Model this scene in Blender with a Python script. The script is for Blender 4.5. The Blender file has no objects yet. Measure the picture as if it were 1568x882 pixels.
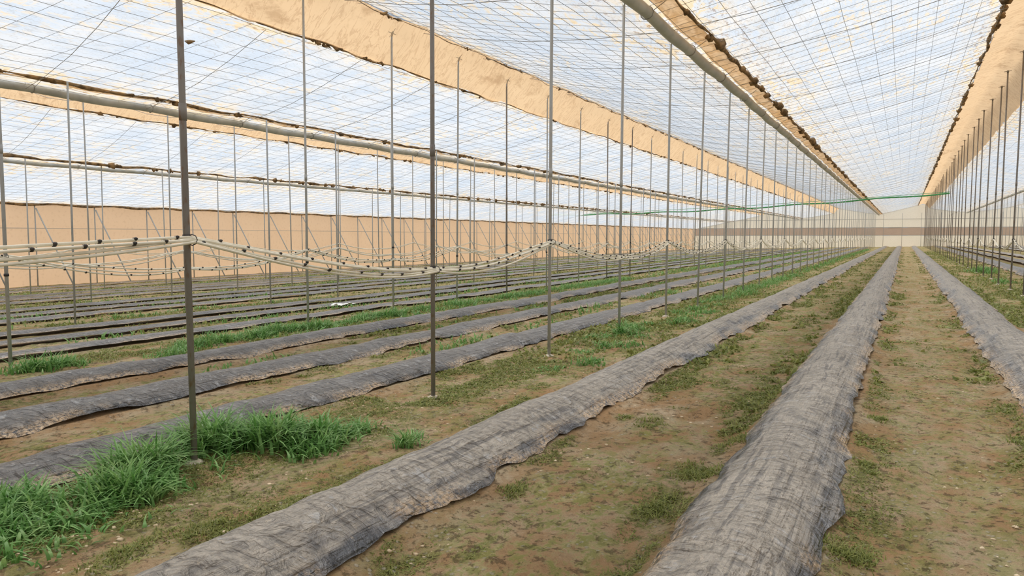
import bpy, math, random
import numpy as np
from mathutils import Vector
random.seed(7); rng=np.random.default_rng(7)
scene=bpy.context.scene
S=0.018            # the site falls gently to the left
Y0,Y1=-10.0,140.0
# ---------------------------------------------------------------- helpers
def hsh(ix,iy,s):
    n=(ix*374761393+iy*668265263+s*974634777)&0x7fffffff
    n=((n^(n>>13))*1274126177)&0x7fffffff
    return ((n^(n>>16))&0xffff)/65535.0
def vn(x,y,s=0):
    x=np.asarray(x,float);y=np.asarray(y,float)
    x,y=np.broadcast_arrays(x,y)
    ix=np.floor(x).astype(np.int64);iy=np.floor(y).astype(np.int64)
    fx=x-ix;fy=y-iy;fx=fx*fx*(3-2*fx);fy=fy*fy*(3-2*fy)
    a=hsh(ix,iy,s);b=hsh(ix+1,iy,s);c=hsh(ix,iy+1,s);d=hsh(ix+1,iy+1,s)
    return (a+(b-a)*fx)*(1-fy)+(c+(d-c)*fx)*fy
def fbm(x,y,s=0,o=4):
    t=0;a=.5;f=1;w=0
    for i in range(o):
        t=t+a*vn(np.asarray(x)*f,np.asarray(y)*f,s+i*17);w+=a;a*=.5;f*=2.03
    return t/w
def sstep(a,b,x):
    t=np.clip((x-a)/(b-a),0,1);return t*t*(3-2*t)
def mesh(name,V,F,mat=None,smooth=True,attrs=None,link=True,parent=None,mats=None,midx=None):
    V=np.asarray(V,dtype=np.float32).reshape(-1,3)
    me=bpy.data.meshes.new(name)
    if isinstance(F,np.ndarray):
        k=F.shape[1];nf=F.shape[0];tot=np.full(nf,k,np.int32);idx=F.ravel().astype(np.int32)
    else:
        nf=len(F);tot=np.array([len(f) for f in F],np.int32);idx=np.array([i for f in F for i in f],np.int32)
    st=np.concatenate([[0],np.cumsum(tot)[:-1]]).astype(np.int32)
    me.vertices.add(len(V));me.vertices.foreach_set('co',V.ravel())
    me.loops.add(len(idx));me.loops.foreach_set('vertex_index',idx)
    me.polygons.add(nf);me.polygons.foreach_set('loop_start',st);me.polygons.foreach_set('loop_total',tot)
    if smooth: me.polygons.foreach_set('use_smooth',np.ones(nf,bool))
    for m in (mats or ([mat] if mat else [])): me.materials.append(m)
    if midx is not None: me.polygons.foreach_set('material_index',np.asarray(midx,np.int32))
    me.update(calc_edges=True)
    if attrs:
        for k2,v in attrs.items():
            a=me.attributes.new(k2,'FLOAT','POINT');a.data.foreach_set('value',np.asarray(v,np.float32).ravel())
    ob=bpy.data.objects.new(name,me)
    scene.collection.objects.link(ob)
    if parent: ob.parent=parent
    return ob
def gridF(nr,nc):
    r=np.arange(nr-1)[:,None];c=np.arange(nc-1)[None,:]
    a=(r*nc+c).ravel();return np.stack([a,a+1,a+nc+1,a+nc],1)
class B:
    def __init__(s): s.V=[];s.F=[];s.M=[];s.n=0
    def add(s,V,F,m=0):
        V=np.asarray(V,float);s.V.append(V)
        for f in F: s.F.append(tuple(int(i)+s.n for i in f));s.M.append(m)
        s.n+=len(V)
    def tube(s,P,R,k=8,m=0,cap=True):
        P=np.asarray(P,float);n=len(P)
        R=np.broadcast_to(np.asarray(R,float),(n,))
        T=np.gradient(P,axis=0) if n>2 else np.repeat([P[-1]-P[0]],n,0)
        T=T/np.linalg.norm(T,axis=1)[:,None]
        up=np.where(np.abs(T[:,2:3])>.9,[[1.,0,0]],[[0,0,1.]])
        A=np.cross(T,up);A/=np.linalg.norm(A,axis=1)[:,None];C=np.cross(T,A)
        th=np.linspace(0,2*np.pi,k,endpoint=False)
        V=P[:,None]+R[:,None,None]*(np.cos(th)[None,:,None]*A[:,None]+np.sin(th)[None,:,None]*C[:,None])
        F=[]
        for i in range(n-1):
            for j in range(k):
                j2=(j+1)%k;F.append((i*k+j,i*k+j2,(i+1)*k+j2,(i+1)*k+j))
        if cap: F.append(tuple(range(k))[::-1]);F.append(tuple((n-1)*k+j for j in range(k)))
        s.add(V.reshape(-1,3),F,m)
    def obj(s,name,mats,smooth=True,parent=None):
        return mesh(name,np.concatenate(s.V),s.F,mats=mats,midx=s.M,smooth=smooth,parent=parent)
class N:
    def __init__(s,name):
        s.m=bpy.data.materials.new(name);s.m.use_nodes=True;s.t=s.m.node_tree;s.t.nodes.clear()
        s.out=s.t.nodes.new('ShaderNodeOutputMaterial')
    def n(s,ty,ins=None,**kw):
        nd=s.t.nodes.new('ShaderNode'+ty)
        for k,v in kw.items(): setattr(nd,k,v)
        for k,v in (ins or {}).items(): s.set(nd.inputs[k],v)
        return nd
    def set(s,sock,v):
        if isinstance(v,bpy.types.NodeSocket): s.t.links.new(v,sock)
        elif isinstance(v,tuple) and len(v)==3 and sock.type=='RGBA': sock.default_value=(*v,1)
        else: sock.default_value=v
    def coord(s,scale=(1,1,1)):
        tc=s.n('TexCoord');mp=s.n('Mapping',{'Vector':tc.outputs['Object'],'Scale':scale});return mp.outputs[0]
    def noise(s,scale,detail=5,stretch=(1,1,1),rough=.55,dist=0):
        return s.n('TexNoise',{'Vector':s.coord(stretch),'Scale':float(scale),'Detail':float(detail),'Roughness':rough,'Distortion':float(dist)}).outputs['Fac']
    def ramp(s,f,a,b,smooth=True):
        r=s.n('MapRange',{'Value':f,'From Min':a,'From Max':b});r.interpolation_type='SMOOTHSTEP' if smooth else 'LINEAR';return r.outputs[0]
    def mix(s,f,a,b,mode='MIX'):
        m=s.n('Mix',data_type='RGBA',blend_type=mode);s.set(m.inputs[0],f);s.set(m.inputs[6],a);s.set(m.inputs[7],b);return m.outputs[2]
    def math(s,op,a,b=0.0,clamp=False):
        m=s.n('Math',operation=op,use_clamp=clamp);s.set(m.inputs[0],a);s.set(m.inputs[1],b);return m.outputs[0]
    def attr(s,nm): return s.n('Attribute',attribute_name=nm).outputs['Fac']
    def bump(s,h,st=.5,d=.02):
        return s.n('Bump',{'Height':h,'Strength':st,'Distance':d}).outputs[0]
    def pbr(s,col,rough=.8,nor=None,metal=0.0,spec=.5,**k):
        ins={'Base Color':col,'Roughness':rough,'Metallic':metal,'Specular IOR Level':spec};ins.update(k)
        if nor: ins['Normal']=nor
        p=s.n('BsdfPrincipled',ins);return p.outputs[0]
    def done(s,sh): s.t.links.new(sh,s.out.inputs[0]);return s.m
# ---------------------------------------------------------------- materials
def mat_film():
    k=N('aged_translucent_film')
    n1=k.noise(.6,6,(1,.4,1));n2=k.noise(3.4,7,(1,.45,1),.65,1.8);n3=k.noise(1.3,3,(1,.3,1),.5,2.5)
    edge=k.attr('edge')
    st=k.ramp(n1,.43,.61)
    st=k.math('MULTIPLY',st,k.ramp(n2,.50,.60))
    e=k.math('MULTIPLY',k.math('POWER',edge,.9),k.ramp(n2,.34,.58))
    st=k.math('ADD',k.math('MULTIPLY',st,.75),e,True)
    cre=k.math('ABSOLUTE',k.math('SUBTRACT',n3,.5));cre=k.ramp(cre,.014,.0)
    n4=k.noise(8,2,(1,.25,1),.5,1.5);cre2=k.ramp(k.math('ABSOLUTE',k.math('SUBTRACT',n4,.5)),.03,.0)
    c=k.mix(k.ramp(k.noise(.9,4),.35,.7),(.72,.82,.95),(.92,.94,.97))
    c=k.mix(k.math('MULTIPLY',k.math('MAXIMUM',cre,k.math('MULTIPLY',cre2,.9)),.5),c,(.50,.46,.40))
    c=k.mix(k.math('MULTIPLY',st,.78),c,(.76,.57,.31))
    c=k.mix(k.math('MULTIPLY',k.math('MULTIPLY',k.ramp(k.noise(10,6,(1,.3,1),.7),.54,.64),k.ramp(edge,.10,.6)),.75),c,(.30,.16,.06))
    tr=k.n('BsdfTranslucent',{'Color':c}).outputs[0]
    df=k.n('BsdfDiffuse',{'Color':c}).outputs[0]
    a=k.n('MixShader',{0:.18,1:tr,2:df}).outputs[0]
    tp=k.n('BsdfTransparent',{'Color':(.97,.98,1.0)}).outputs[0]
    f=k.math('MULTIPLY',k.math('SUBTRACT',1.0,st),.40)
    return k.done(k.n('MixShader',{0:f,1:a,2:tp}).outputs[0])
def mat_net(name,c1,c2,tp=.05,fold=.0):
    k=N(name)
    n1=k.noise(.8,6,(1,.5,1));n2=k.noise(7,4)
    c=k.mix(n1,c1,c2)
    c=k.mix(k.math('MULTIPLY',k.ramp(n2,.5,.8),.3),c,(c1[0]*.6,c1[1]*.5,c1[2]*.4))
    if fold:
        n3=k.noise(2.2,5,(.5,1.4,.5),.6,1.2);r=k.ramp(k.math('ABSOLUTE',k.math('SUBTRACT',n3,.5)),.035,.0)
        c=k.mix(k.math('MULTIPLY',r,fold),c,(c1[0]*.65,c1[1]*.56,c1[2]*.5))
        n4=k.noise(1.1,6,(1,.4,1),.7);c=k.mix(k.math('MULTIPLY',k.ramp(n4,.56,.68),fold),c,(.48,.29,.15))
    tr=k.n('BsdfTranslucent',{'Color':c}).outputs[0];df=k.n('BsdfDiffuse',{'Color':c}).outputs[0]
    a=k.n('MixShader',{0:.4,1:tr,2:df}).outputs[0]
    t=k.n('BsdfTransparent').outputs[0]
    return k.done(k.n('MixShader',{0:tp,1:a,2:t}).outputs[0])
def mat_soil():
    k=N('mossy_sandy_soil')
    al=k.attr('algae');gr=k.attr('green')
    n1=k.noise(2.2,8,(1,.6,1),.6);n2=k.noise(14,8,(1,.8,1),.68);n3=k.noise(60,5,(1,1,1),.7);n4=k.noise(.7,4)
    n5=k.noise(5,9,(1,.7,1),.7)
    soil=k.mix(k.ramp(n1,.40,.60),(.74,.46,.24),(.95,.77,.53))
    soil=k.mix(k.math('MULTIPLY',k.ramp(n4,.4,.7),.3),soil,(.86,.67,.44))
    soil=k.mix(k.math('MULTIPLY',k.ramp(n2,.56,.44),.42),soil,(.62,.39,.20))
    soil=k.mix(k.math('MULTIPLY',k.ramp(n3,.52,.66),.3),soil,(.46,.30,.16))
    am=k.math('MULTIPLY',al,k.ramp(k.math('ADD',k.math('MULTIPLY',n2,.45),k.math('MULTIPLY',n5,.55)),.45,.54))
    c=k.mix(k.math('MULTIPLY',am,.82,True),soil,k.mix(k.ramp(n2,.44,.56),(.80,.75,.38),(.48,.50,.16)))
    gm=k.math('MULTIPLY',gr,k.ramp(k.math('ADD',k.math('MULTIPLY',n2,.6),k.math('MULTIPLY',n5,.4)),.43,.53),True)
    c=k.mix(gm,c,k.mix(k.ramp(n3,.38,.62),(.18,.19,.06),(.46,.46,.16)))
    vor=k.n('TexVoronoi',{'Vector':k.coord((1,1,1)),'Scale':22.0,'Randomness':1.0})
    fl=k.math('MULTIPLY',k.ramp(vor.outputs['Distance'],.34,.18),k.ramp(n5,.50,.56))
    c=k.mix(k.math('MULTIPLY',fl,.6),c,(.92,.84,.69))
    pit=k.ramp(k.noise(15,8,(1,.9,1),.78),.455,.375)
    c=k.mix(k.math('MULTIPLY',pit,.68),c,(.24,.18,.10))
    h=k.math('ADD',k.math('MULTIPLY',n2,1.0),k.math('MULTIPLY',n3,.5));h=k.math('ADD',h,k.math('MULTIPLY',n5,.8))
    h=k.math('ADD',h,k.math('MULTIPLY',fl,.3));h=k.math('SUBTRACT',h,k.math('MULTIPLY',pit,.4))
    return k.done(k.pbr(c,.95,k.bump(h,1.0,.09),spec=.12))
def mat_mulch():
    k=N('dusty_black_mulch_film')
    big=k.noise(1.3,6,(1.4,.6,1.4),.6,.8)            # broad dust clouds
    mid=k.noise(5.5,8,(1.2,.8,1.2),.68,.8)
    lng=k.noise(8,4,(3.2,.10,3.2),.5,.3)             # stretch lines along the bed
    cro=k.noise(6,4,(.8,1.5,.8),.5,1.8)              # crumples
    fine=k.noise(40,5,(1,.7,1),.65)
    geo=k.n('NewGeometry');sep=k.n('SeparateXYZ',{0:geo.outputs['Normal']})
    up=k.ramp(sep.outputs['Z'],.72,.99)
    dust=k.attr('dust')
    d=k.math('ADD',k.math('MULTIPLY',up,.42),k.math('MULTIPLY',big,.6));d=k.math('ADD',d,k.math('MULTIPLY',mid,.6))
    d=k.ramp(d,.66,.98);d=k.math('MULTIPLY',d,dust,True)
    near=k.ramp(dust,.3,.9)
    c=k.mix(k.ramp(mid,.35,.65),k.mix(near,(.026,.029,.036),(.065,.070,.082)),k.mix(near,(.075,.08,.095),(.165,.175,.198)))
    c=k.mix(d,c,k.mix(k.ramp(fine,.35,.65),(.36,.325,.28),(.50,.45,.38)))
    msk=k.ramp(big,.40,.58)
    c=k.mix(k.math('MULTIPLY',k.math('MULTIPLY',k.ramp(lng,.47,.40),msk),.55),c,(.06,.062,.07))
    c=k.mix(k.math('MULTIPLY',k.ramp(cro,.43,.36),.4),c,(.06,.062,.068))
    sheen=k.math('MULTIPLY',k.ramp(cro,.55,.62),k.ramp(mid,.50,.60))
    c=k.mix(k.math('MULTIPLY',sheen,.5),c,(.52,.54,.57))  # pale highlights on the crumples, painted into the base colour
    spot=k.ramp(k.noise(20,6,(1,1,1),.75),.58,.66)
    c=k.mix(k.math('MULTIPLY',spot,.5),c,(.66,.56,.43))
    h=k.math('ADD',k.math('MULTIPLY',lng,.7),k.math('MULTIPLY',cro,1.6));h=k.math('ADD',h,k.math('MULTIPLY',mid,.35))
    s1=k.attr('soil');c=k.mix(k.math('MULTIPLY',s1,k.ramp(fine,.35,.6),True),c,(.82,.59,.36))
    rough=k.math('ADD',k.math('MULTIPLY',d,.42),.20)
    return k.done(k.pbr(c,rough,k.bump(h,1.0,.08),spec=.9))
def mat_steel(name,c1,c2,rust):
    k=N(name);n1=k.noise(6,5,(1,1,.25));n2=k.noise(30,5,(1,1,.4))
    c=k.mix(n1,c1,c2);c=k.mix(k.math('MULTIPLY',k.ramp(n2,.5,.72),rust),c,(.20,.10,.045))
    return k.done(k.pbr(c,.5,k.bump(n2,.15,.002),metal=.1))
def simple(name,c1,c2,sc=8,rough=.8,bump=.2,**kw):
    k=N(name);n=k.noise(sc,5);return k.done(k.pbr(k.mix(k.ramp(n,.3,.7),c1,c2),rough,k.bump(n,bump,.01),**kw))
def mat_leaf(name,a,b,tip):
    k=N(name);n=k.noise(5,4);t=k.attr('tone')
    c=k.mix(t,a,b);c=k.mix(k.math('MULTIPLY',k.ramp(n,.5,.75),.6),c,tip)
    p=k.pbr(c,.5,spec=.35);tr=k.n('BsdfTranslucent',{'Color':c}).outputs[0]
    return k.done(k.n('MixShader',{0:.3,1:p,2:tr}).outputs[0])
FILM=mat_film()
NET=mat_net('tan_insect_net',(.92,.68,.43),(.83,.58,.34),.03,.55)
WALLN=mat_net('tan_side_cloth',(.92,.67,.46),(.87,.61,.40),.0)
PALE=mat_net('pale_cloth',(.94,.88,.76),(.88,.82,.70),.0)
SOIL=mat_soil();MULCH=mat_mulch()
STEEL=mat_steel('galvanised_steel',(.38,.40,.40),(.54,.55,.54),.25)
RUST=mat_steel('weathered_steel',(.19,.185,.18),(.32,.30,.28),.7)
WIRE=simple('wire_steel',(.30,.30,.30),(.42,.41,.40),3,.6,0)
GUTTER=simple('grey_gutter_plastic',(.44,.47,.47),(.60,.62,.61),2.5,.45,.3)
DEBRIS=simple('brown_leaf_debris',(.09,.055,.025),(.42,.26,.12),5,.95,.6)
CONC=simple('concrete_footing',(.55,.47,.36),(.70,.64,.54),20,.9,.4)
HOSE=simple('cream_drip_hose',(.78,.73,.58),(.92,.88,.75),9,.5,.1)
DRIP=simple('black_dripper_plastic',(.02,.02,.02),(.06,.05,.045),20,.5,.1)
GREENC=simple('green_cable',(.06,.36,.12),(.13,.48,.20),3,.5,0)
GRASS=mat_leaf('grass_blades',(.09,.25,.05),(.28,.50,.16),(.40,.50,.20))
MOSS=mat_leaf('low_weed_leaves',(.15,.19,.045),(.38,.41,.12),(.50,.44,.20))
DRY=mat_leaf('dry_stalks',(.55,.45,.25),(.72,.62,.40),(.5,.38,.2))
CLOD=simple('soil_clod',(.50,.38,.23),(.80,.67,.48),12,.95,.5)
# ---------------------------------------------------------------- terrain
BEDS=[1.35,-.68,-2.75,-5.4,-7.05,-8.75,-11.9,-13.5,-14.9,-17.6,-19.2,-20.8,-23.7,-25.3,-26.9,-30.0,-32.4,4.4,6.0,7.6,10.6,12.3,14,16,18]
PROWS={'a':(-4.38,3.65-2.85*4,5.64),'b':(-10.5,5.5-2.8*5,6.37),'c':(-15.75,1.2-2.8*3,4.85),'d':(-21.9,2.7-2.8*4,5.72),'e':(-28.0,1.5-2.8*3,4.45),'r':(2.8,3.75-2.8*4,6.96),'s':(9.0,2.5-2.8*4,5.45),'t':(15.0,2.5-2.8*4,6.25)}
BA=np.array(BEDS)
def dbed(x):
    x=np.asarray(x);return np.min(np.abs(x[...,None]-BA),axis=-1)
def Hx(x): return np.where(np.asarray(x)<-4.2,np.where(np.asarray(x)<-10.8,.085,.115),.18)
def mound(d,x): return Hx(x)*np.cos(np.pi/2*np.clip(d/.56,0,1))**2
def cx(b,y):   # bed centre meanders slightly
    return b+.05*(vn(np.asarray(y)*.25,b*3.1,5)-.5)
def ground_raw(x,y):
    return S*x+.05*(fbm(x*.5,y*.4,1,3)-.5)
def ground(x,y):
    d=dbed(x);z=ground_raw(x,y)
    z=z+.08*(fbm(x*2.5,y*1.8,3,4)-.5)*sstep(.2,.6,d)+.042*(fbm(x*9,y*8,9,3)-.5)*sstep(.3,.5,d)
    near=((x>-10.8)&(x<5.2)).astype(float)
    z=z+near*(mound(d,x)-.045*(1-sstep(.28,.38,d)))-(1-near)*.03*(1-sstep(.3,.45,d))
    return z
def xs_grid():
    return np.unique(np.round(np.concatenate([np.arange(-44,-18,.3),np.arange(-18,-11,.15),np.arange(-11,-6,.07),np.arange(-6,2.2,.038),np.arange(2.2,6,.1),np.arange(6,28,.3)]),4))
ys=[-12,-8,-4,-1,.5];
while ys[-1]<Y1+10: ys.append(ys[-1]+.025+.011*max(0,ys[-1]-2))
ys=np.array(ys);xs=xs_grid();X,Y=np.meshgrid(xs,ys)
Z=ground(X,Y)
D=dbed(X)
def prowd(x): return np.min(np.abs(x[...,None]-np.array([v[0] for v in PROWS.values()])),axis=-1)
def green_f(x,y):
    D=dbed(x);prow=prowd(x)
    j=.30*(fbm(x*1.2,y*1.5,91,3)-.5);wd=.09+.20*fbm(x*.9,y*.9,93,3)
    band=np.exp(-((D-.48-j)/wd)**2)*sstep(.34,.42,D)
    p=sstep(.43,.55,fbm(x*1.6,y*1.0,21,4));p2=sstep(.46,.58,fbm(x*.9,y*.35,31,4))
    p3=sstep(.57,.66,fbm(x*3.1,y*2.2,33,4))*sstep(.4,.6,D)
    g=band*p*1.0+np.exp(-(prow/.62)**2)*sstep(.34,.48,fbm(x*1.3,y*.7,41,4))*.9+p2*.22+p3*.45
    g=g+.12*sstep(5,25,y)
    return np.clip(g*(np.where((x>-.4)&(x<1.0),.65,1)),0,1)
GR=green_f(X,Y)
AL=np.clip(sstep(.44,.70,D)*1.0*sstep(.26,.44,fbm(X*.9,Y*.5,51,4))+.22*sstep(6,25,Y),0,1)
AL=AL*np.where((X>-.4)&(X<1.0),.72,1)*np.where((X<-3.0)&(X>-4.6)&(Y<7),.75,1)
mesh('ground',np.stack([X,Y,Z],-1),gridF(*X.shape),SOIL,attrs={'green':GR,'algae':AL})
# ---------------------------------------------------------------- beds
for i,b in enumerate(BEDS):
    near=-3.5<b<2; mid=-10<b<5
    yy=[1.0]
    while yy[-1]<132: yy.append(yy[-1]+((.020 if near else .05 if mid else .2)+.010*yy[-1]))
    yy=np.array(yy);nc=41 if near else 15 if mid else 9
    u=np.linspace(-1,1,nc)
    wb=.37 if near else .35 if mid else .30
    w0=wb+.05*(fbm(yy*.9,np.full_like(yy,b),61,4)-.5)*2
    wl=w0+.13*(fbm(yy*2.5,np.full_like(yy,b+9),62,4)-.5)
    wr=w0+.20*(fbm(yy*2.5,np.full_like(yy,b+19),63,4)-.5)
    U,YY=np.meshgrid(u,yy)
    off=np.where(U<0,U*wl[:,None],U*wr[:,None])
    XX=cx(b,YY)+off
    d=np.abs(XX-b)
    z=ground_raw(XX,YY)+mound(d,b)+.034
    if not mid: z=ground_raw(XX,YY)+mound(np.abs(off),b)*1.0
    if mid:
        sc=1.0 if near else .7
        z+=sc*(.035*(fbm(XX*4,YY*1.2,71,3)-.5)+.014*(fbm(XX*18,YY*1.6,72,3)-.5)+.05*np.abs(fbm(XX*2.2,YY*4.5,73,3)-.5)+.018*(fbm(XX*6,YY*9,76,2)-.5))
        z-=.03*(np.abs(U)**8)
        lump=.05*(fbm(np.full_like(YY,b),YY*1.3,74,3)-.5);z+=lump*(1-U**2)
    dust=np.full(U.shape,1.0 if near else .20)
    if b>0:dust[:]=.9
    if mid and not near:dust[:]=.24
    soil=sstep(.62,1.0,np.abs(U))*sstep(.40,.56,fbm(XX*3,YY*1.6,81,3))*.95
    mesh('mulched_planting_bed',np.stack([XX,YY,z],-1),gridF(*U.shape),MULCH,attrs={'dust':dust,'soil':soil})
# ---------------------------------------------------------------- roof
G1=(-3.9,5.46);G2=(-16.5,4.86);G3=(-28.5,4.42);G0=(8.7,5.6)
FILMS=[(G1,(1.9,6.93)),(G1,(-10.2,6.55)),((-10.95,5.72),G2),(G2,(-22.1,6.05)),((-22.75,5.58),G3),(G3,(-35.0,3.1)),((3.5,6.35),G0),(G0,(15,6.4)),((15,6.4),(20,5.4))]
PER=2.8
def sag(y): return .5-.5*np.cos(2*np.pi*(y-3.75)/PER)
def roofz(a,b,t,y):
    z=a[1]+(b[1]-a[1])*t
    return z-.05*np.sin(np.pi*t)-.035*sag(y)*(1-4*(t-.5)**2*.4)
ceil=bpy.data.objects.new('ceiling',None);scene.collection.objects.link(ceil)
gut=set([G1,G2,G3,G0])
for fi,(a,b) in enumerate(FILMS):
    big=fi<3
    yy=np.arange(Y0,Y1+.01,.35 if big else .7);nc=16 if big else 8
    t=np.linspace(0,1,nc);T,YY=np.meshgrid(t,yy)
    x=a[0]+(b[0]-a[0])*T
    z=roofz(a,b,T,YY)+.05*(fbm(x*1.2,YY*.8,91+fi,3)-.5)
    L=math.hypot(a[0]-b[0],a[1]-b[1])
    ea=np.exp(-T*L/(1.2 if a in gut else .4));eb=np.exp(-(1-T)*L/(.7 if b in gut else .45))
    mesh('roof_film_panel',np.stack([x,YY,z],-1),gridF(*x.shape),FILM,attrs={'edge':np.clip(ea+eb,0,1)},parent=ceil)
wb_V=[];wb_F=[];wn=0
def prism(P,Q,r):
    global wn
    P=np.asarray(P,float);Q=np.asarray(Q,float);n=len(P)
    T=Q-P;T/=np.linalg.norm(T,axis=1)[:,None]
    A=np.cross(T,[0,0,1.]);A/=np.linalg.norm(A,axis=1)[:,None];C=np.cross(T,A)
    vs=[]
    for e in (P,Q):
        for th in (0,2.094,4.189): vs.append(e+r*(math.cos(th)*A+math.sin(th)*C))
    V=np.stack(vs,1).reshape(-1,3);base=wn+np.arange(n)[:,None]*6
    F=np.concatenate([base+np.array(q) for q in ((0,1,4,3),(1,2,5,4),(2,0,3,5))])
    wb_V.append(V);wb_F.append(F);wn+=n*6
for fi,(a,b) in enumerate(FILMS):
    L=math.hypot(a[0]-b[0],a[1]-b[1]);n=int(L/.42)
    yk=np.arange(Y0,Y1,1.4)
    for t in np.linspace(.02,.98,n):
        z0=roofz(a,b,t,yk)-.07;x0=a[0]+(b[0]-a[0])*t+.04*math.sin(t*40)
        P=np.stack([np.full_like(yk,x0),yk,z0],1)
        prism(P[:-1],P[1:],.0045)
    step=.45 if fi<2 else .7
    ykk=np.arange(Y0,Y1,step);tt=np.linspace(0,1,5)
    for j in range(4):
        t0,t1=tt[j],tt[j+1]
        sk=.5*(b[0]-a[0])/6
        P=np.stack([np.full_like(ykk,a[0]+(b[0]-a[0])*t0),ykk+sk*t0,roofz(a,b,t0,ykk)-.085],1)
        Q=np.stack([np.full_like(ykk,a[0]+(b[0]-a[0])*t1),ykk+sk*t1,roofz(a,b,t1,ykk)-.085],1)
        prism(P,Q,.004)
mesh('roof_wire_grid',np.concatenate(wb_V),np.concatenate(wb_F),WIRE,parent=ceil)
tb=B()
for a,b in FILMS[:5]:
    for k in range(0,30):
        y=Y0+1+k*2.8*1.0
        P=[(a[0]+(b[0]-a[0])*t,y+(1.4*t),roofz(a,b,t,y)-.13-.12*math.sin(math.pi*t)) for t in (0,.25,.5,.75,1)]
        tb.tube(P,.006,4)
tb.obj('roof_tie_cables',[WIRE],parent=ceil)
def strip(name,prof,mat,seed,amp=.04,scallop=.06,n=5,dy=.28):
    yy=np.arange(Y0,Y1+.01,dy);pts=[];
    for i in range(len(prof)-1):
        for j in range(n):
            t=j/n;pts.append((prof[i][0]*(1-t)+prof[i+1][0]*t,prof[i][1]*(1-t)+prof[i+1][1]*t))
    pts.append(prof[-1]);pts=np.array(pts);nc=len(pts)
    XX=np.repeat(pts[None,:,0],len(yy),0);ZZ=np.repeat(pts[None,:,1],len(yy),0);YY=np.repeat(yy[:,None],nc,1)
    mid_=np.sin(np.linspace(0,np.pi,nc))[None,:]
    low=np.linspace(0,1,nc)[None,:]**4          # ragged lower hem
    ZZ=ZZ+amp*(fbm(XX*2,YY*1.3,seed,3)-.5)*2-scallop*sag(YY)-low*.14*(fbm(YY*0+1,YY*2.2,seed+21,4)-.4)
    XX=XX+amp*(fbm(ZZ*3,YY*1.1,seed+3,3)-.5)+mid_*.12*(fbm(ZZ*1.2,YY*1.3,seed+9,3)-.5)
    return mesh(name,np.stack([XX,YY,ZZ],-1),gridF(len(yy),nc),mat,parent=ceil)
strip('ridge_vent_net',[(-10.2,6.55),(-10.45,6.2),(-10.95,5.70)],NET,101)
strip('ridge_vent_net',[(1.9,6.93),(2.5,7.1),(2.95,6.98),(3.5,6.35)],NET,111)
strip('ridge_vent_net',[(-22.1,6.05),(-22.4,5.85),(-22.75,5.58)],NET,121)
strip('gutter_edge_net',[(-3.80,5.46),(-3.42,5.50)],NET,131)
strip('gutter_edge_net',[(-16.2,4.90),(-15.95,4.92)],NET,137)
def debris(x,z,r,seed,dy=.18):
    b=B();yy=np.arange(2 if x>-12 else 0,Y1,dy)
    rr=r*(.15+1.1*fbm(yy*1.3,yy*0,seed,4)**1.8)
    P=np.stack([x+.10*(fbm(yy*1.2,yy*0+3,seed+5,3)-.5),yy,z-.04*sag(yy)+.07*(fbm(yy*2,yy*0+7,seed+8,3)-.5)],1)
    b.tube(P,rr,6)
    for k in range(80):
        y=random.uniform(3,90)
        P=[(x+random.uniform(-.05,.05),y+j*.06,z-.03+random.uniform(-.03,.03)) for j in range(6)]
        b.tube(P,[.01,r*1.1*random.random()+.01,r*1.6*random.random()+.01,r*1.1*random.random()+.01,r*.6,.006],6)
    return b.obj('film_edge_debris',[DEBRIS],parent=ceil)
debris(-3.42,5.48,.075,201);debris(-10.95,5.68,.03,205);debris(1.85,6.90,.08,207);debris(-15.95,4.91,.07,209);debris(-10.2,6.5,.02,211)
debris(-22.8,5.55,.05,213,.4);debris(-27.8,4.44,.09,215,.4)
b=B()
for (x,y) in [(-9.3,5.2),(-9.7,6.3),(-8.9,7.2),(-8.0,6.0),(-1.2,9),(-6.0,8.6),(0.3,14),(-12.5,10)]:
    a_,c_=(FILMS[1] if x<-3.9 else FILMS[0]) if x>-10.3 else FILMS[2]
    t=(x-a_[0])/(c_[0]-a_[0]);z=float(roofz(a_,c_,t,np.array(y)))-.02
    b.tube([(x,y,z),(x+.05,y+.04,z-.02),(x+.11,y+.05,z-.015),(x+.17,y+.1,z)],[.01,.045,.035,.008],7)
b.obj('fallen_leaf_lumps',[DEBRIS],parent=ceil)
def gutter(x,z,r,ystart=-6,dy=.35,k=12):
    b=B();yy=np.arange(ystart,Y1-1,dy)
    P=np.stack([x+.012*np.sin(yy*.7),yy,z-r-.025*sag(yy)],1)
    b.tube(P,r*(1-.05*np.cos(2*np.pi*(yy-3.75)/PER)),k)
    for y in np.arange(3.75-2.8*3,Y1-2,PER):
        zz=z-r;th=np.linspace(0,2*np.pi,13)
        b.tube(np.stack([x+(r*1.05)*np.cos(th),np.full(13,y),zz+(r*1.05)*np.sin(th)],1),.009,4,1)
        b.tube([(x-r,y,zz+.02),(x-r-.3,y+.05,z+.12)],.006,4,1);b.tube([(x+r,y,zz+.02),(x+r+.3,y+.05,z+.12)],.006,4,1)
    return b.obj('rain_gutter_tube',[GUTTER,WIRE])
gutter(-3.9,5.42,.105);gutter(-16.5,4.84,.09);gutter(-28.5,4.39,.07,dy=.7);gutter(8.7,5.6,.1,dy=.7)
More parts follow.
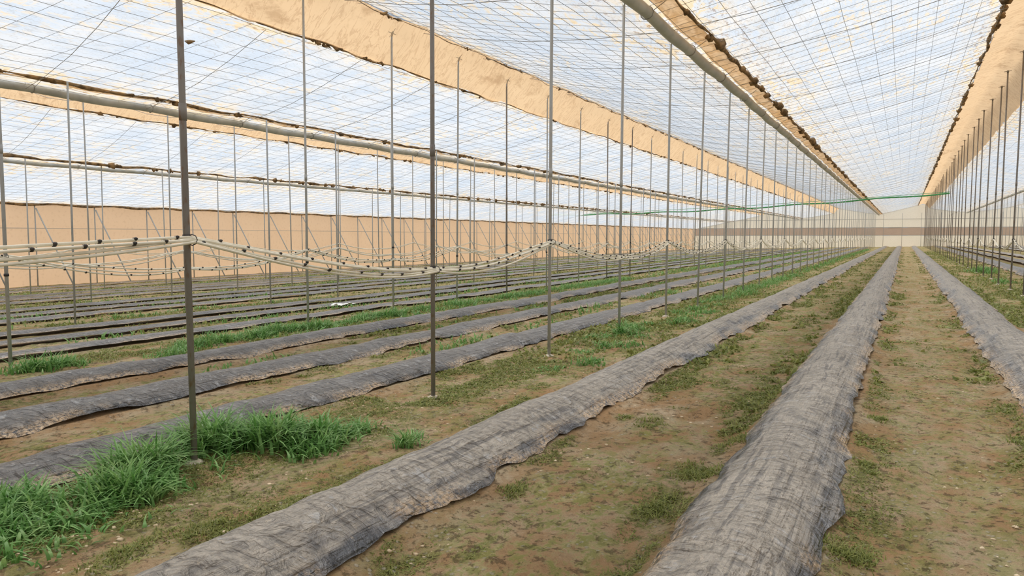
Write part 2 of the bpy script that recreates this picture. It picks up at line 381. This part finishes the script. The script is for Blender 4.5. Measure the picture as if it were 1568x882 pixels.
# ---------------------------------------------------------------- posts
def gz(x,y): return float(ground(np.array([x]),np.array([y]))[0])
def post(b,x,y,top,lean=(0,0),k=10,ringz=(),detail=True):
    g=gz(x,y);tx,ty=x+lean[0],y+lean[1];r=.023
    def at(z): t=(z-g)/(top-g);return (x+(tx-x)*t,y+(ty-y)*t,z)
    if not detail:
        b.tube([at(g-.05),at(top)],r*1.0,6,0);return
    b.tube([at(g-.08),at(g+(top-g)*.45),at(top)],r,k,0)
    b.tube([at(g+(top-g)*.45-.06),at(g+(top-g)*.45+.06)],r*1.2,k,0)      # sleeve joint
    b.tube([at(top-.05),at(top+.015)],r*1.4,k,0)                             # top cap
    p=at(top);b.tube([(p[0]-.10,p[1],p[2]-.02),(p[0]+.10,p[1],p[2]+.0)],.010,6,0)
    b.tube([(p[0],p[1]-.14,p[2]-.03),(p[0],p[1]+.14,p[2]-.03)],.008,6,0)
    for z in ringz: b.tube([at(z-.018),at(z+.018)],r*1.35,k,2);
    b.tube([(x,y,g-.05),(x,y,g+.012),(x,y,g+.03)],[.085,.07,.035],9,1)
def hz(row,k):
    if row=='a': return {0:1.60,1:1.28,2:1.55,3:1.28,-1:1.50}.get(k,1.52 if k%2==0 else 1.28)
    base={'b':1.18,'r':1.35,'c':1.1,'d':1.15}.get(row,1.1)
    return base+(.18 if k%2==0 else -.08)
AFIX={0:(-4.58,3.64),1:(-4.34,6.42),2:(-4.40,9.43),3:(-4.33,12.15),4:(-4.33,15.0)}
for row,(x,ys0,top) in PROWS.items():
    nd={'a':18,'b':18,'r':26}.get(row,0)
    rb=B();i=0;y=ys0;stp=2.85 if row=='a' else 2.8
    while y<Y1-1:
        jx=random.uniform(-.03,.03);lean=(random.uniform(-.05,.05)+.03,random.uniform(-.04,.04))
        px_,py_=x+jx,y
        if row=='a':
            k=int(round((y-3.65)/2.85));jx*=.3;px_=x+jx
            if k in AFIX: px_,py_=AFIX[k];lean=(-.03 if k==0 else .03,0)
        else: k=i
        tt=top+random.uniform(-.02,.02)
        if i<nd and y>-1:
            b=B()
            post(b,px_,py_,tt,lean,12,(hz(row,k),) if row in 'abr' else ())
            dark=(row=='a' and k in (0,1)) or row=='r' or random.random()<.12
            b.obj('support_post',[RUST if dark else STEEL,CONC,DRIP])
        else:
            post(rb,px_,py_,tt,lean,6,detail=False)
        y+=stp;i+=1
    rb.obj('support_post_row',[RUST if row=='r' else STEEL])
# ---------------------------------------------------------------- drip hoses slung between posts
def hose_bundle(row,x,y0,kmin,kmax,strands,drip_to,k6=6,amp=1.0,stp=2.8,r=.0115):
    b=B()
    def node(k):
        if row=='a' and k in AFIX: return AFIX[k]
        return (x,y0+stp*k)
    for s in range(strands):
        P=[]
        ph=random.uniform(0,6);dx=.028+.014*s;extra=.012*s
        for k in range(kmin,kmax):
            za,zb=hz(row,k),hz(row,k+1);n=14
            (xa,ya),(xb,yb)=node(k),node(k+1)
            sg=(.09+.035*s+random.uniform(-.02,.03))*amp
            if row=='a' and k==-1: sg=.02+.10*(s%2)
            for j in range(n):
                t=j/n;y=ya+(yb-ya)*t
                w=t*t*(3-2*t)*.5+t*.5
                z=za+(zb-za)*w-sg*4*t*(1-t)*.6-extra
                P.append((xa+(xb-xa)*t+dx+.012*math.sin(y*3+ph),y,z))
        P=np.array(P);b.tube(P,r,k6,0)
        yy=np.arange(P[0,1]+.1*s,min(drip_to,P[-1,1]),.31)
        zz=np.interp(yy,P[:,1],P[:,2]);xx=np.interp(yy,P[:,1],P[:,0])
        if s%2==0:
            for q,(a_,b_,c_) in enumerate(zip(xx,yy,zz)):
                b_+=random.uniform(-.05,.05)
                b.tube([(a_+.004,b_,c_+.001),(a_+.014,b_,c_+.005),(a_+.026,b_,c_+.007)],[.011,.013,.007],7,1)
                b.tube([(a_,b_-.010,c_),(a_,b_+.010,c_)],.0138,7,1)
    for k in range(max(kmin,-1),min(kmax,12)):
        z=hz(row,k);xk,y=node(k);th=np.linspace(0,2*np.pi,9)
        b.tube(np.stack([xk+.045+.055*np.cos(th),np.full(9,y)+.0,z-.02+.04*np.sin(th)],1),.004,4,1)
    return b.obj('drip_hose_bundle',[HOSE,DRIP])
hose_bundle('a',-4.38,3.65,-2,42,4,22,stp=2.85)
hose_bundle('b',-10.5,5.5,-2,42,3,16,5,1.4)
hose_bundle('c',-15.75,1.2,-1,42,3,0,4,1.4)
hose_bundle('d',-21.9,2.7,-1,42,2,0,4,1.4)
hose_bundle('r',2.8,3.75,3,44,3,30,5,1.2)
# ---------------------------------------------------------------- green cable
b=B();A=Vector((2.9,65,4.9));C=Vector((-35,75,4.0))
b.tube([tuple(A.lerp(C,t)-Vector((0,0,.35*math.sin(math.pi*t)+.05*math.sin(t*37)))) for t in np.linspace(0,1,40)],.065,6)
b.tube([tuple(A.lerp(C,t)-Vector((0,0,.22*math.sin(math.pi*t)-.10))) for t in np.linspace(0,1,40)],.02,6)
b.obj('green_tie_cable',[GREENC])
# ---------------------------------------------------------------- walls
def wall_cloth(name,pA,pB,z0,z1,mat,n=200,rows=8,amp=.06,seed=5):
    t=np.linspace(0,1,n);v=np.linspace(0,1,rows);T,Vv=np.meshgrid(t,v)
    L=math.hypot(pB[0]-pA[0],pB[1]-pA[1]);nx,ny=(pB[1]-pA[1])/L,-(pB[0]-pA[0])/L
    o=amp*(fbm(T*L*.9,Vv*.7,seed,3)-.5)*2
    x=pA[0]+(pB[0]-pA[0])*T+nx*o;y=pA[1]+(pB[1]-pA[1])*T+ny*o
    z=z0+(z1-z0)*Vv-.06*Vv*(.5-.5*np.cos(2*np.pi*T*L/2.8))
    return mesh(name,np.stack([x,y,z],-1),gridF(rows,n),mat,attrs={'edge':np.zeros(x.size)})
wl=wall_cloth('wall_left',(-35,Y0),(-35,Y1),-.75,3.12,WALLN,420)
wr_=wall_cloth('wall_right',(20,Y0),(20,Y1),.1,5.5,WALLN,300)
wn_=wall_cloth('wall_near',(-35,Y0),(20,Y0),-.8,4.5,WALLN,120)
wf=bpy.data.objects.new('wall_far',None);scene.collection.objects.link(wf)
for nm,z0,z1,m,sd in (('lower_cloth',-.7,1.9,PALE,6),('middle_net',1.9,3.2,mat_net('brown_net',(.56,.40,.28),(.46,.33,.23),.1),7),('upper_film',3.2,7.0,PALE,8)):
    o=wall_cloth(nm,(-35,Y1),(20,Y1),z0,z1,m,160,4,.05,sd);o.parent=wf
b=B()
for x in np.arange(-34,20,2.8): b.tube([(x,Y1-.15,-.6),(x,Y1-.15,5.6)],.03,6)
for z in (1.9,3.2,4.6): b.tube([(-35,Y1-.15,z),(20,Y1-.15,z)],.04,6)
o=b.obj('end_frame',[STEEL]);o.parent=wf
b=B()
for y in np.arange(0,Y1,2.8):
    b.tube([(-34.8,y,-.7),(-34.8,y,3.2)],.03,6);b.tube([(-32.9,y+.5,-.6),(-34.7,y,2.9)],.03,6)
b.tube([(-34.85,-5,3.14),(-34.85,Y1,3.14)],.05,6);b.tube([(-34.85,-5,2.0),(-34.85,Y1,2.0)],.012,5)
b.obj('side_wall_frame',[STEEL])
b=B();yy=np.arange(-5,Y1,.4)
b.tube(np.stack([-34.75+0*yy,yy,3.12-.08*sag(yy)],1),.06*(.4+fbm(yy,yy*0,301,3)),6)
b.obj('side_wall_top_hem',[DEBRIS])
# ---------------------------------------------------------------- vegetation
def blades(name,px,py,h,w,mat,bend=.6,seg=3,tone=None,sides=1):
    n=len(px);pz=ground(px,py)-.01
    az=rng.uniform(0,2*np.pi,n);bx,by=np.cos(az),np.sin(az);wx,wy=-by,bx
    rows=[];
    for j in range(seg+1):
        t=j/seg
        hh=h*(t-.45*bend*t*t);out=h*bend*t*t*.9
        ww=w*(1-t**1.8)*.5 if j<seg else np.zeros(n)
        cxx=px+bx*out;cyy=py+by*out;cz=pz+hh
        if j<seg:
            rows.append(np.stack([cxx-wx*ww,cyy-wy*ww,cz],1));rows.append(np.stack([cxx+wx*ww,cyy+wy*ww,cz],1))
        else: rows.append(np.stack([cxx,cyy,cz],1))
    m=len(rows);V=np.stack(rows,1).reshape(-1,3);base=np.arange(n)*m
    tris=[]
    for j in range(seg-1):
        a=2*j;tris+= [(a,a+1,a+3),(a,a+3,a+2)]
    a=2*(seg-1);tris.append((a,a+1,a+2))
    F=np.concatenate([base[:,None]+np.array(t) for t in tris])
    tone=rng.uniform(0,1,n) if tone is None else tone
    return mesh(name,V,F,mat,attrs={'tone':np.repeat(tone,m)})
def clump(cxx,cy,rx,ry,n):
    return cxx+rng.normal(0,rx,n),cy+rng.normal(0,ry,n)
def grass(name,spots,hm,w,bend=.8,keepf=None):
    px=[];py=[];hh=[]
    for (x,y,rx,ry,n,hs) in spots:
        a,b_=clump(x,y,rx,ry,n);px.append(a);py.append(b_)
        e=np.exp(-(((a-x)/(2*rx))**2+((b_-y)/(2*ry))**2));hh.append(hs*(.45+.6*e)*rng.uniform(.6,1.2,n))
    px=np.concatenate(px);py=np.concatenate(py);hh=np.concatenate(hh)
    if keepf is not None:
        k=keepf(px,py);px=px[k];py=py[k];hh=hh[k]
    bn=rng.uniform(.4,1.5,len(px))
    return blades(name,px,py,hh,w*rng.uniform(.6,1.3,len(px)),GRASS,bend=bn,seg=5)
# keep the foot of the first post free of grass on its open side
def free(px,py):
    dx=px+4.58;dy=py-3.64
    al=dx*.783-dy*.622;ac=dx*.622+dy*.783
    return ~((al>-.02)&(al<.5)&(np.abs(ac)<.10))
grass('grass_clump',[(-4.78,4.0,.15,.14,480,.42),(-4.45,4.25,.15,.14,480,.38),(-4.2,4.55,.13,.14,300,.30),(-4.02,4.3,.10,.14,180,.22),(-4.1,4.9,.1,.14,100,.18),(-4.72,3.3,.13,.15,420,.38),(-4.45,3.0,.12,.13,440,.34),(-4.2,2.95,.08,.10,150,.22),(-4.75,2.5,.14,.14,280,.28),(-4.35,3.35,.12,.2,140,.18),(-4.5,2.2,.16,.16,240,.24),(-4.25,2.5,.09,.2,170,.19),(-4.15,1.95,.14,.18,160,.18),(-3.95,2.3,.1,.25,70,.12)],.3,.022,keepf=free)
grass('grass_tuft',[(-3.45,4.72,.06,.06,90,.22),(-3.52,4.9,.05,.05,50,.16)],.2,.013)
sp=[]
for y in np.arange(7.6,14.2,.3):
    if random.random()<.85: sp.append((-10.2+random.uniform(-.2,.2),y,.14,.2,150,random.uniform(.14,.36)))
sp+=[(-10.2,5.7,.15,.22,260,.34),(-10.2,6.1,.12,.12,110,.24),(-9.6,7.3,.12,.15,100,.24)]
for y in np.arange(14.5,22,.4):
    if random.random()<.75: sp.append((-10.3,y,.18,.2,100,random.uniform(.14,.32)))
for y in np.arange(22,30,.6): sp.append((-10.3,y,.2,.3,90,random.uniform(.2,.34)))
grass('grass_strip',sp,.25,.022)
sp=[]
for y in np.arange(8.2,20,.26):
    if random.random()<.6: sp.append((-4.1+random.uniform(-.5,.5),y,.12,.14,75,random.uniform(.07,.22)))
for y in np.arange(20,34,.6): sp.append((-4.3+random.uniform(-.25,.25),y,.2,.3,80,random.uniform(.14,.28)))
sp+=[(-4.25,12.0,.06,.07,90,.28)]
grass('grass_strip',sp,.15,.022)
sp=[(3.1,38,.25,.8,300,.45),(3.0,30,.2,.5,90,.25)]
for y in np.arange(34,110,1.6): sp.append((-4.3,y,.25,.9,45,.22));sp.append((-10.3,y,.3,.9,45,.25))
grass('grass_strip',sp,.2,.04)
sp=[]
for x in (-16,-22,-12.7,-18.4,-6.3,-7.9,-9.6,-28):
    for k in range(30): sp.append((x+random.uniform(-.3,.3),random.uniform(6,70),.15,.5,40,random.uniform(.1,.24)))
grass('grass_strip',sp,.2,.03)
def lowmat(name,x0,x1,y0,y1,n,hm,w,thr,pw=1.3):
    px=rng.uniform(x0,x1,n);py=y0+(y1-y0)*rng.uniform(0,1,n)**pw
    d=dbed(px);g=green_f(px,py)
    fine=fbm(px*7,py*6,401,3)
    keep=(g*.8+fine*.6+rng.uniform(-.12,.12,n)>thr)&(d>.36)&(g>.08)
    px=px[keep];py=py[keep];gg=g[keep]
    return blades(name,px,py,hm*rng.uniform(.4,1.3,len(px))*(.5+gg),w*rng.uniform(.6,1.4,len(px)),MOSS,bend=rng.uniform(.5,1.4,len(px)),seg=2)
lowmat('low_weed_patches',-5.4,3,1.5,9,360000,.024,.010,.68)
lowmat('low_weed_patches',-11.3,4,6,26,330000,.036,.020,.69)
lowmat('low_weed_patches',-34,5,9,90,240000,.07,.05,.69)
px=[];py=[]
for (x,y,r,n) in [(-1.2,4.95,.11,900),(-1.28,4.3,.09,500),(-1.15,5.9,.1,500),(-.2,3.95,.08,600),(-3.5,2.5,.12,700),(-3.4,2.9,.1,500),(-2.2,4.2,.07,300),(-.2,5.5,.06,250),(-1.9,6.2,.08,300),(1.9,5.2,.09,400),(.85,6.8,.08,300),(-.15,7.2,.07,300)]:
    for q in range(4):
        a,b_=clump(x+random.uniform(-r,r),y+random.uniform(-2*r,2*r),r*.45,r*.7,n//3);px.append(a);py.append(b_)
px=np.concatenate(px);py=np.concatenate(py)
blades('weed_cushions',px,py,.045*rng.uniform(.4,1.3,len(px)),.010*np.ones(len(px)),MOSS,bend=rng.uniform(.4,1.3,len(px)),seg=2)
n=2500;px=rng.uniform(-5,1,n);py=rng.uniform(2,12,n);k=dbed(px)>.45;px=px[k];py=py[k]
blades('dry_straw_litter',px,py,rng.uniform(.015,.05,len(px)),.004*np.ones(len(px)),DRY,bend=1.6,seg=2)
# ---------------------------------------------------------------- clods
t=(1+5**.5)/2
iv=np.array([(-1,t,0),(1,t,0),(-1,-t,0),(1,-t,0),(0,-1,t),(0,1,t),(0,-1,-t),(0,1,-t),(t,0,-1),(t,0,1),(-t,0,-1),(-t,0,1)])/1.9
iF=np.array([(0,11,5),(0,5,1),(0,1,7),(0,7,10),(0,10,11),(1,5,9),(5,11,4),(11,10,2),(10,7,6),(7,1,8),(3,9,4),(3,4,2),(3,2,6),(3,6,8),(3,8,9),(4,9,5),(2,4,11),(6,2,10),(8,6,7),(9,8,1)])
n=5000;px=rng.uniform(-5.2,1.2,n);py=1.8+9*rng.uniform(0,1,n)**1.4;d=dbed(px)
keep=(d>.42)&(fbm(px*2,py*1.2,501,3)>.46);px=px[keep];py=py[keep];n=len(px)
r=.003+.014*rng.uniform(0,1,n)**3
V=iv[None]*r[:,None,None]*rng.uniform(.6,1.35,(n,12,1))*np.array([1.2,1,.5])
V=V+np.stack([px,py,ground(px,py)+r*.0],1)[:,None]
F=(np.arange(n)*12)[:,None,None]+iF[None]
mesh('soil_clods',V.reshape(-1,3),F.reshape(-1,3),CLOD,smooth=False)
yy=np.linspace(-.28,.28,12);XX,YY=np.meshgrid(np.linspace(-.18,.18,8),yy)
ZZ=.14*fbm(XX*7,YY*7,601,3)+.03
bx,by=-12.6,14.6
mesh('white_film_scrap',np.stack([XX*(1.1-1.5*YY**2)+bx,YY+by,ZZ+gz(bx,by)+.02],-1),gridF(*XX.shape),simple('white_plastic_scrap',(.75,.76,.76),(.85,.86,.86),5,.5,.2))
# ---------------------------------------------------------------- light
SUN=Vector((-.38,.30,.87)).normalized()
w=bpy.data.worlds.new('sky');scene.world=w;w.use_nodes=True;nt=w.node_tree
bg=nt.nodes['Background'];sky=nt.nodes.new('ShaderNodeTexSky');sky.sky_type='HOSEK_WILKIE';sky.turbidity=5
sky.sun_direction=SUN
mx=nt.nodes.new('ShaderNodeMix');mx.data_type='RGBA';mx.inputs[0].default_value=.8
nt.links.new(sky.outputs[0],mx.inputs[6]);mx.inputs[7].default_value=(.80,.88,1.0,1)
nt.links.new(mx.outputs[2],bg.inputs[0]);bg.inputs[1].default_value=.66
sd=bpy.data.lights.new('sun','SUN');sd.energy=4.1;sd.angle=math.radians(4);sd.color=(1,.955,.88)
so=bpy.data.objects.new('sun',sd);scene.collection.objects.link(so)
so.rotation_euler=SUN.to_track_quat('Z','Y').to_euler()
# ---------------------------------------------------------------- camera
cd=bpy.data.cameras.new('camera');cam=bpy.data.objects.new('camera',cd);scene.collection.objects.link(cam)
cd.sensor_width=36;cd.lens=26.0;cd.clip_start=.05;cd.clip_end=500
cam.location=(0,0,1.6);cam.rotation_euler=(math.radians(90-3.94),0,math.radians(27.9))
scene.camera=cam
scene.view_settings.view_transform='Standard';scene.view_settings.look='None';scene.view_settings.exposure=0
